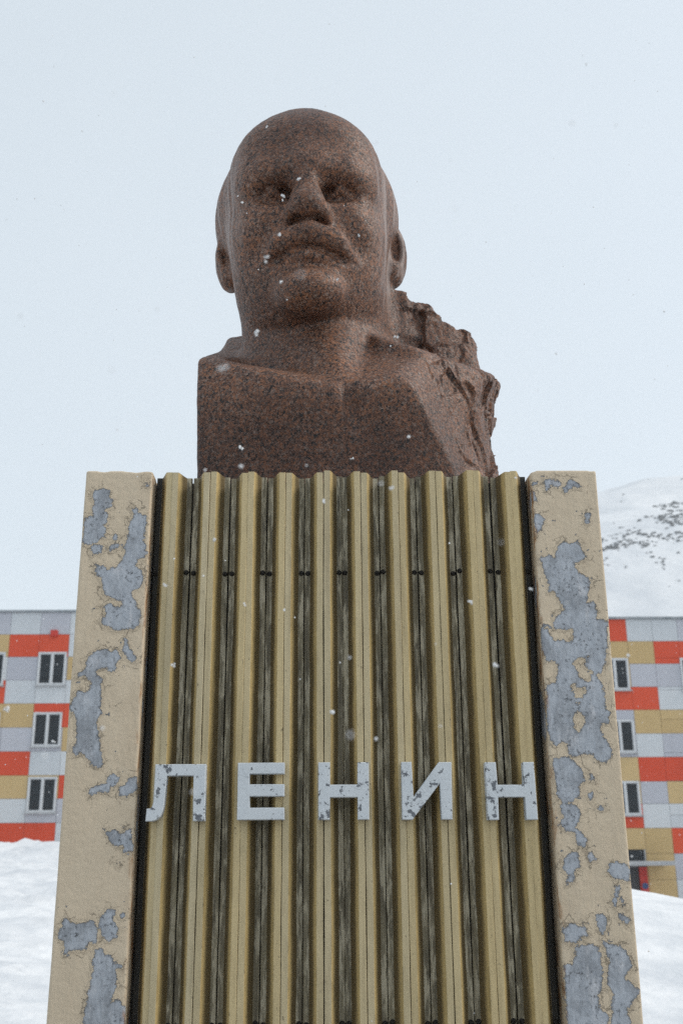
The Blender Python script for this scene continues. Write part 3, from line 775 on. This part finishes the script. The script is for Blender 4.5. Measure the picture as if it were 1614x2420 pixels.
# entrance on the right: dark doorway under a sheet canopy, red board with a round blue sign, glazed strip above
bpart('doorway', 12.02, 13.26, .03, .058, -1.0, 1.70, DOOR)
link('door', bm_mesh('door', box_bm(12.10, 13.10, .0, .028, -.9, 1.45, .008), DOOR), block)
box('red_board', 13.27, 13.60, -.10, .05, -1.0, 1.72, REDB, block, .01)
sb = bmesh.new(); bmesh.ops.create_cone(sb, cap_ends=True, segments=24, radius1=.13, radius2=.13, depth=.02, matrix=Matrix.Translation((13.45, -.112, .95)) @ Matrix.Rotation(math.pi / 2, 4, 'X'))
link('round_sign', bm_mesh('round_sign', sb, BLUE), block)
bpart('glazed_strip', 12.02, 13.60, .02, .05, 1.98, 2.42, GLASS)
link('strip_frame', bm_mesh('strip_frame', box_bm(13.56, 13.62, -.02, .05, 1.98, 2.42), METAL), block)
bpart('canopy', 11.5, 14.42, -1.5, -.008, 1.76, 1.94, METAL, bev=.02)

# ================================================================ the pedestal
ped = empty('pedestal', (0, 0, 0))
tag(ped, 'tall pedestal with ribbed yellow front between two peeling cream columns, carrying the stone bust', 'pedestal')
TOP = 2.797

def signed(P, polys):
    """metres inside (+) / outside (-) the nearest of the outlines"""
    dist = np.full(len(P), 9.); ins = np.zeros(len(P), bool)
    for poly in polys:
        a = np.array(poly, float) / 1000.
        near = (P[:, 0] > a[:, 0].min() - .12) & (P[:, 0] < a[:, 0].max() + .12) & (P[:, 1] > a[:, 1].min() - .12) & (P[:, 1] < a[:, 1].max() + .12)
        p = P[near]
        if not len(p): continue
        d = np.full(len(p), 9.); c = np.zeros(len(p), bool)
        for i in range(len(a)):
            u, v = a[i - 1], a[i]; e = v - u
            t = np.clip(((p - u) @ e) / max(e @ e, 1e-9), 0, 1)
            d = np.minimum(d, np.linalg.norm(p - u - t[:, None] * e, axis=1))
            cr = (u[1] > p[:, 1]) != (v[1] > p[:, 1])
            xi = u[0] + (p[:, 1] - u[1]) / (e[1] if abs(e[1]) > 1e-9 else 1e-9) * e[0]
            c ^= cr & (p[:, 0] < xi)
        dist[near] = np.minimum(dist[near], d); ins[near] |= c
    return np.where(ins, dist, -dist)

def column(x0, x1, sgn, polys, islands=()):
    """a slab swept up with rounded corners; sgn is the side that faces the ribbed sheet"""
    r = .006; D = 1.2
    prof = [(x0, D)] + [(x0, y) for y in list(np.arange(1.17,.08,-.03))+[.07,.035]]
    prof += [(x0 + r - r * math.cos(a), r - r * math.sin(a)) for a in np.linspace(0, math.pi / 2, 4)]
    k = int((x1 - x0 - 2 * r) / .0042)
    prof += [(x0 + r + (x1 - x0 - 2 * r) * i / k, 0) for i in range(1, k)]
    prof += [(x1 - r + r * math.sin(a), r - r * math.cos(a)) for a in np.linspace(0, math.pi / 2, 4)]
    prof += [(x1, y) for y in [.035,.07]+list(np.arange(.09,1.18,.03))] + [(x1, D)]
    prof = np.array(prof)
    zs = np.concatenate([np.linspace(-.15, 1.0, 60), np.arange(1.0042, TOP - .012, .0042), TOP - .006 + .006 * np.sin(np.linspace(0, math.pi / 2, 4))])
    ins = np.concatenate([np.zeros(len(zs) - 4),     .006 * (1 - np.cos(np.linspace(0, math.pi / 2, 4)))])
    c = np.array([(x0 + x1) / 2, D / 2]); half = np.array([(x1 - x0) / 2, D / 2])
    V = []
    for z, q in zip(zs, ins):
        V.append(np.column_stack([c + (prof - c) * (1 - q / half), np.full(len(prof), z)]))
    V = np.concatenate(V); n = len(prof)
    wob = .0012 * gnoise(V * [14, 14, 7], 51) + .0018 * gnoise(V * [4, 4, 1.5], 52)
    V[:, 1] += np.where(V[:, 1] < .2, wob, 0)
    side = np.where(np.abs(V[:, 0] - x0) < .006, -1, np.where(np.abs(V[:, 0] - x1) < .006, 1, 0))
    V[:, 0] += side * wob
    # chipped top edge
    topv = V[:, 2] > TOP - .03
    V[topv, 2] -= np.maximum(0, gnoise(V[topv] * [24, 24, 3], 53) - .1) * .010
    m = len(zs)
    i = np.arange(n - 1)[None] + np.arange(m - 1)[:, None] * n
    Fq = np.stack([i, i + 1, i + 1 + n, i + n], -1).reshape(-1, 4).tolist()
    Fq.append(list(range((m - 1) * n, m * n))); Fq += [[0, n - 1, n * 1 + n - 1, n]] and []
    bk = [[j * n + n - 1, j * n, (j + 1) * n, (j + 1) * n + n - 1] for j in range(m - 1)]
    me = mesh('side_column', V, Fq + bk, COLUMN, True)
    PX = V[:, [0, 2]].copy()
    pe = signed(PX, polys)
    if islands: pe = np.minimum(pe, -signed(PX, islands))
    # below the picture and round the sides the flaking goes on at random
    Q = V * [9, 9, 6] + [sgn * 3, 0, 0]
    rnd = .05 * (gnoise(Q, 54) + .5 * gnoise(Q * 2.3, 55) - .42)
    lowz = (V[:, 2] < 1.05) | (V[:, 1] > .03)
    pe = np.where(lowz, np.maximum(rnd, -.08), np.maximum(pe, -.08))
    a = me.attributes.new('peel', 'FLOAT', 'POINT'); a.data.foreach_set('value', pe.astype(np.float32))
    xin = x1 if sgn > 0 else x0
    ru = np.clip(1 - (np.abs(V[:, 0] - xin) - .002) / .010, 0, 1)
    a = me.attributes.new('rust', 'FLOAT', 'POINT'); a.data.foreach_set('value', ru.astype(np.float32))
    return link('side_column', me, ped)

XL0, XL1, XR0, XR1 = -.800, -.592, .592, .800
tag(column(XL0, XL1, 1, PEEL_LEFT), 'left column with scattered blue-grey bare patches')
tag(column(XR0, XR1, -1, PEEL_RIGHT, PEEL_ISLANDS), 'right column with long connected bare patches')
box('core', XL1 + .003, XR0 - .003, .098, 1.18, -.1, TOP - .035, CONCRETE, ped, .006)
box('backing_board', XL1 + .002, XR0 - .002, .080, .095, -.1, TOP - .014, BLACK, ped)

# ribbed front: twenty folded strips, each running from the middle of a groove to the middle of a crest
PER = .1178
YC, YG = .012, .066
def strip_mesh(seed, dark=False):
    """local frame: x from the groove seam (0) to the crest seam (PER/2)"""
    g = random.Random(seed); sm = .0011
    xa, xb = .0182, .0386                                            # where the flank starts and ends
    e = PER / 2 - sm
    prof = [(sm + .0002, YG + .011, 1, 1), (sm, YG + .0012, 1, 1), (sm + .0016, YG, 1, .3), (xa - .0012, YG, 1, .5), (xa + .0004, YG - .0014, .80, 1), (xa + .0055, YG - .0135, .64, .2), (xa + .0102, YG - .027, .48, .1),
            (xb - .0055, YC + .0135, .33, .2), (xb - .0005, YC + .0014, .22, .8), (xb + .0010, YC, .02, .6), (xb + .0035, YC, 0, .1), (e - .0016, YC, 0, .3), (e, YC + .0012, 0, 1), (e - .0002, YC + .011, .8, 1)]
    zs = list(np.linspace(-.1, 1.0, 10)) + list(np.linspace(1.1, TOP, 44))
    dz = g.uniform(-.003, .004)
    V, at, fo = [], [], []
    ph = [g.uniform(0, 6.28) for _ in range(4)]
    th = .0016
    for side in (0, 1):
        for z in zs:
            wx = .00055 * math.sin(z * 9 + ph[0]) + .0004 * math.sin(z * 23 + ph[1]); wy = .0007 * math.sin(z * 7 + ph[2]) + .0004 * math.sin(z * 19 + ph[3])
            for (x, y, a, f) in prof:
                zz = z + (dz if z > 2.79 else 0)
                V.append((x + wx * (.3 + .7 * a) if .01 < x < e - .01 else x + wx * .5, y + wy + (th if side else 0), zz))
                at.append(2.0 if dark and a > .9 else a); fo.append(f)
    n, m = len(prof), len(zs); o = n * m
    Fc = []
    for j in range(m - 1):
        for i in range(n - 1):
            q = j * n + i
            Fc.append((q, q + 1, q + 1 + n, q + n)); Fc.append((o + q + n, o + q + n + 1, o + q + 1, o + q))
    for i in range(n - 1):                                           # closed top edge
        q = (m - 1) * n + i; Fc.append((q, q + 1, o + q + 1, o + q))
    for j in range(m - 1):
        q = j * n; Fc.append((o + q, q, q + n, o + q + n)[::-1]); q = j * n + n - 1; Fc.append((q, o + q, o + q + n, q + n)[::-1])
    me = mesh('corrugated_strip', V, Fc, STRIP)
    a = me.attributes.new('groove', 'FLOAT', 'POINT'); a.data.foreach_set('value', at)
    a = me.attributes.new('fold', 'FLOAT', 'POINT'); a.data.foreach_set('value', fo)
    return me
def screw_mesh():
    b = bmesh.new()
    prof = [(0, -.0040), (.0022, -.0040), (.0026, -.0030), (.0034, -.0052), (.0052, -.0048), (.0056, -.0016), (.0082, -.0012), (.0086, .001)]
    rings = []
    for r, y in prof:
        if r == 0: rings.append([b.verts.new((0, y, 0))]); continue
        rings.append([b.verts.new((r * math.cos(t), y, r * math.sin(t))) for t in np.linspace(0, 2 * math.pi, 12, endpoint=False)])
    for k in range(1, len(rings)):
        A, B = rings[k - 1], rings[k]
        for t in range(12):
            if len(A) == 1: b.faces.new((A[0], B[t], B[(t + 1) % 12]))
            else: b.faces.new((A[t], B[t], B[(t + 1) % 12], A[(t + 1) % 12]))
    return bm_mesh('screw', b, SCREW, True)
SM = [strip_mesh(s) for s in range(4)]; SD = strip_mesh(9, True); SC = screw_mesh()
g = random.Random(8)
idx = 0
for kx in range(-5, 6):
    for sgn in (-1, 1):
        if kx == -5 and sgn < 0 or kx == 5 and sgn > 0: continue
        end = abs(kx) == 5
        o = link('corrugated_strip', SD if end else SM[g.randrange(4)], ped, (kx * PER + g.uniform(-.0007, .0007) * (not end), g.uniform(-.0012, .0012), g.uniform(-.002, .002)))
        o.scale = (sgn, 1, 1)
        # the outermost strips have sprung a little and gape towards the ground
        o.rotation_euler = (0, (sgn * -.0022 if end else sgn * .0012 if abs(kx) == 4 and kx * sgn > 0 else g.uniform(-.0005, .0005)), 0)
        if end: o.location.x += .0022 * TOP * sgn
        for z in (2.483, 1.205):
            link('screw', SC, o, (.0096 + g.uniform(-.0012, .0012), YG + .0006, z + g.uniform(-.003, .003)))

# the raised lettering
def letter(pts, label):
    b = bmesh.new()
    y0, y1 = -.026, .0075
    f = b.faces.new([b.verts.new((x / 1000, y0, z / 1000)) for x, z in pts])
    f.normal_update()
    if f.normal.y > 0: f.normal_flip()
    r = bmesh.ops.extrude_face_region(b, geom=[f])
    vs = [v for v in r['geom'] if isinstance(v, bmesh.types.BMVert)]
    # the extruded copy becomes the front, the first face the back
    for v in b.verts:
        if v not in vs: v.co.y = y1
    bmesh.ops.recalc_face_normals(b, faces=b.faces[:])
    ed = [e for e in b.edges if all(abs(v.co.y - y0) < 1e-5 for v in e.verts)]
    bmesh.ops.bevel(b, geom=ed, offset=.0016, segments=1, affect='EDGES')
    bmesh.ops.triangulate(b, faces=[f for f in b.faces if len(f.verts) > 4])
    tag(link('letter', bm_mesh('letter', b, LETTER), ped), label)
letter([(-537, 1894), (-394, 1894), (-392, 1738), (-425, 1738), (-428, 1862), (-503, 1862), (-508, 1785), (-511, 1765), (-517, 1750), (-529, 1741), (-540, 1738), (-558, 1738), (-556, 1772), (-546, 1773), (-541, 1778), (-538, 1790)], 'silver letter Л with a hooked left leg')
letter([(-303, 1897), (-170, 1897), (-170, 1866), (-269, 1866), (-269, 1837), (-170, 1837), (-170, 1804), (-268, 1804), (-267, 1773), (-170, 1773), (-169, 1740), (-302, 1740)], 'silver letter Е, the most flaked of the row')
letter([(-74, 1897), (-41, 1897), (-41, 1835), (37, 1835), (38, 1897), (70, 1897), (69, 1739), (37, 1739), (37, 1800), (-41, 1800), (-42, 1739), (-74, 1739)], 'silver letter Н in the middle of the row')
letter([(163, 1897), (192, 1897), (195, 1800), (270, 1896), (306, 1896), (303, 1738), (273, 1738), (271, 1837), (191, 1738), (162, 1738)], 'silver letter И with a diagonal bar')
letter([(402, 1895), (433, 1895), (435, 1832), (510, 1832), (511, 1895), (542, 1895), (544, 1736), (512, 1736), (511, 1798), (435, 1798), (434, 1736), (403, 1736)], 'silver letter Н at the right end of the row')

HAZE = .0006
bust = empty('stone_bust', (0, .55, TOP - .03))
tag(bust, 'reddish brown granite bust of a bald bearded man on top of the ribbed pedestal', 'statue')
V, Q, ROUGH = sculpt()
V = V + [0, 0, EYE]
# face centres decide which part a face belongs to: head, shoulders (polished) or the uncut rock
C = V[Q].mean(1); z = C[:, 2] - EYE; rw = ROUGH[Q].mean(1)
headm = z > 1.93 - .30 * np.clip((.5 - C[:, 1]), 0, .3)
headm &= ~((C[:, 0] > .17) & (C[:, 1] > .60) & (rw > .4)) & (C[:, 0] < .30)
lx, lz = C[:, 0] - HX, z
earm = headm & (np.abs(lx) > .285) & (C[:, 1] > .56) & (C[:, 1] < .76) & (z < 2.475 + .012 * np.sign(lx)) & (z > 2.19)
part = np.where(earm & (lx < 0), 3, np.where(earm, 4, np.where(headm, 0, np.where(rw > .45, 2, 1))))
nrm = np.zeros_like(V); cr = np.cross(V[Q[:, 2]] - V[Q[:, 0]], V[Q[:, 3]] - V[Q[:, 1]])
for k in range(4):
    for j in range(3): nrm[:, j] += np.bincount(Q[:, k], cr[:, j], len(V))
nrm /= np.linalg.norm(nrm, axis=1, keepdims=True) + 1e-9
vx, vy, vz = V[:, 0] - HX, V[:, 1], V[:, 2] - EYE
washed = np.clip((np.abs(vx) - .22) / .08, 0, 1) * np.clip((vz - 2.0) / .2, 0, 1) * (ROUGH < .3)
# rain-darkened stone: the middle of the forehead and the breast, where water stands and drips
wet = np.exp(-((vx - .02) / .16) ** 2) * np.clip((vz - 2.38) / .2, 0, 1) + .9 * np.clip((1.64 - vz) / .25, 0, 1) * (1 - ROUGH) + .35 * (ROUGH > .4) * np.clip((vy - .55) / .1, 0, 1)
wet = np.clip(wet + .25 * gnoise(V * 6, 61), 0, 1)
made = {}
for k, nm in ((0, 'head'), (1, 'shoulders'), (2, 'uncut_stone'), (3, 'ear'), (4, 'ear')):
    q = Q[part == k]; u, inv = np.unique(q, return_inverse=True)
    me = mesh(nm, V[u] - [0, .55, TOP - .03], inv.reshape(-1, 4), GRANITE, True)
    me.normals_split_custom_set_from_vertices([tuple(n) for n in nrm[u]])
    for an, av in (('washed', washed), ('wet', wet)):
        a = me.attributes.new(an, 'FLOAT', 'POINT'); a.data.foreach_set('value', av[u].astype(np.float32))
    o = link(nm, me, made[0] if k > 2 else bust)
    made[k] = o
tag(made[2], 'rough broken stone left uncut behind the right-hand shoulder')

# ================================================================ snow falling through the air
def falling_snow():
    rg = np.random.default_rng(77)
    b = bmesh.new(); bmesh.ops.create_icosphere(b, subdivisions=1, radius=1)
    base = np.array([v.co[:] for v in b.verts]); fb = np.array([[v.index for v in f.verts] for f in b.faces]); b.free()
    pts = []
    def at(px, py, d):                                              # a flake that hangs d metres away, seen at this spot of the frame
        q = fw + rt * ((px - 784) / 2481.) + up * ((1175.5 - py) / 2481.)
        return np.array(CAM) + np.array(q) * d
    n = 6500
    Y = CAM[1] + .7 + 42 * rg.random(n) ** 1.15
    D = Y - CAM[1]
    X = CAM[0] + rg.uniform(-.75, .75, n) * (D + 1.5); Z = EYE + rg.uniform(-.35, 1.35, n) * (D + .5)
    r = rg.uniform(.0007, .0016, n) * (1 + .26 * D)
    for i in range(n):
        if Z[i] > .2 and not (abs(X[i]) < .85 and -.04 < Y[i] < 1.3 and Z[i] < 4.8): pts.append((np.array([X[i], Y[i], Z[i]]), r[i]))
    # the flakes one can pick out in front of the stone
    for px, py, d, rr in ((686, 410, 2.6, .0046), (651, 450, 2.5, .0052), (643, 537, 2.4, .0052), (610, 592, 1.6, .0042), (645, 648, 2.2, .0044), (775, 640, 2.3, .0036), (555, 464, 2.7, .0036), (546, 450, 2.9, .002),
                          (588, 763, 1.9, .0042), (908, 775, 2.3, .004), (939, 1004, 2.1, .0046), (552, 1028, 2.2, .0040), (808, 1053, 2.5, .003), (823, 540, 2.2, .003), (613, 290, 2.8, .003), (551, 1070, 1.5, .0036),
                          (742, 1150, 2.0, .005), (493, 1238, 2.1, .0036), (1136, 1528, 1.7, .0040), (762, 1636, 1.9, .0046), (865, 1697, 1.5, .0034), (398, 1528, 2.0, .004), (1220, 1353, 1.8, .0032), (380, 1342, 1.9, .0032),
                          (1079, 1382, 1.9, .0034), (18, 1630, 1.6, .0046), (122, 1704, 2.0, .003), (650, 460, 2.9, .003), (1440, 1506, 1.7, .0034), (896, 1120, 1.6, .0030), (467, 1322, 2.1, .003), (562, 1386, 2.0, .003),
                          (690, 630, .62, .0022), (503, 847, .95, .0030), (511, 844.5, .95, .0033), (519, 842, .95, .0029), (1150, 1245, .9, .0022), (640, 185, .7, .0012), (980, 190, .7, .0012), (1045, 480, .9, .0014)):
        p = at(px, py, d)
        for q in range(3 if d > 1.3 else 1): pts.append((p + rg.normal(0, rr * (.45 if d > 1.3 else 0), 3), rr * rg.uniform(.45, .72)))
    V, Fc = [], []
    for c, (p, rr) in enumerate(pts):
        V.append(base * (1 + rg.uniform(-.35, .35, (len(base), 1))) * rr * [1, 1, rg.uniform(.8, 1.35)] + p); Fc.append(fb + c * len(base))
    return mesh('falling_snow', np.concatenate(V), np.concatenate(Fc), FLAKE)
tag(link('falling_snow', falling_snow()), 'snowflakes drifting down in front of the monument and the building', kind='stuff')

# ================================================================ the snowy air
hz = bpy.data.materials.new('snowy_air'); hz.use_nodes = True
t = hz.node_tree; t.nodes.clear(); oo = t.nodes.new('ShaderNodeOutputMaterial'); pv = t.nodes.new('ShaderNodeVolumePrincipled')
pv.inputs['Color'].default_value = (.93, .95, .97, 1); pv.inputs['Density'].default_value = HAZE; pv.inputs['Anisotropy'].default_value = .2
t.links.new(pv.outputs[0], oo.inputs['Volume'])
tag(box('haze', -720, 720, -320, 820, -3, 240, hz), kind='stuff')
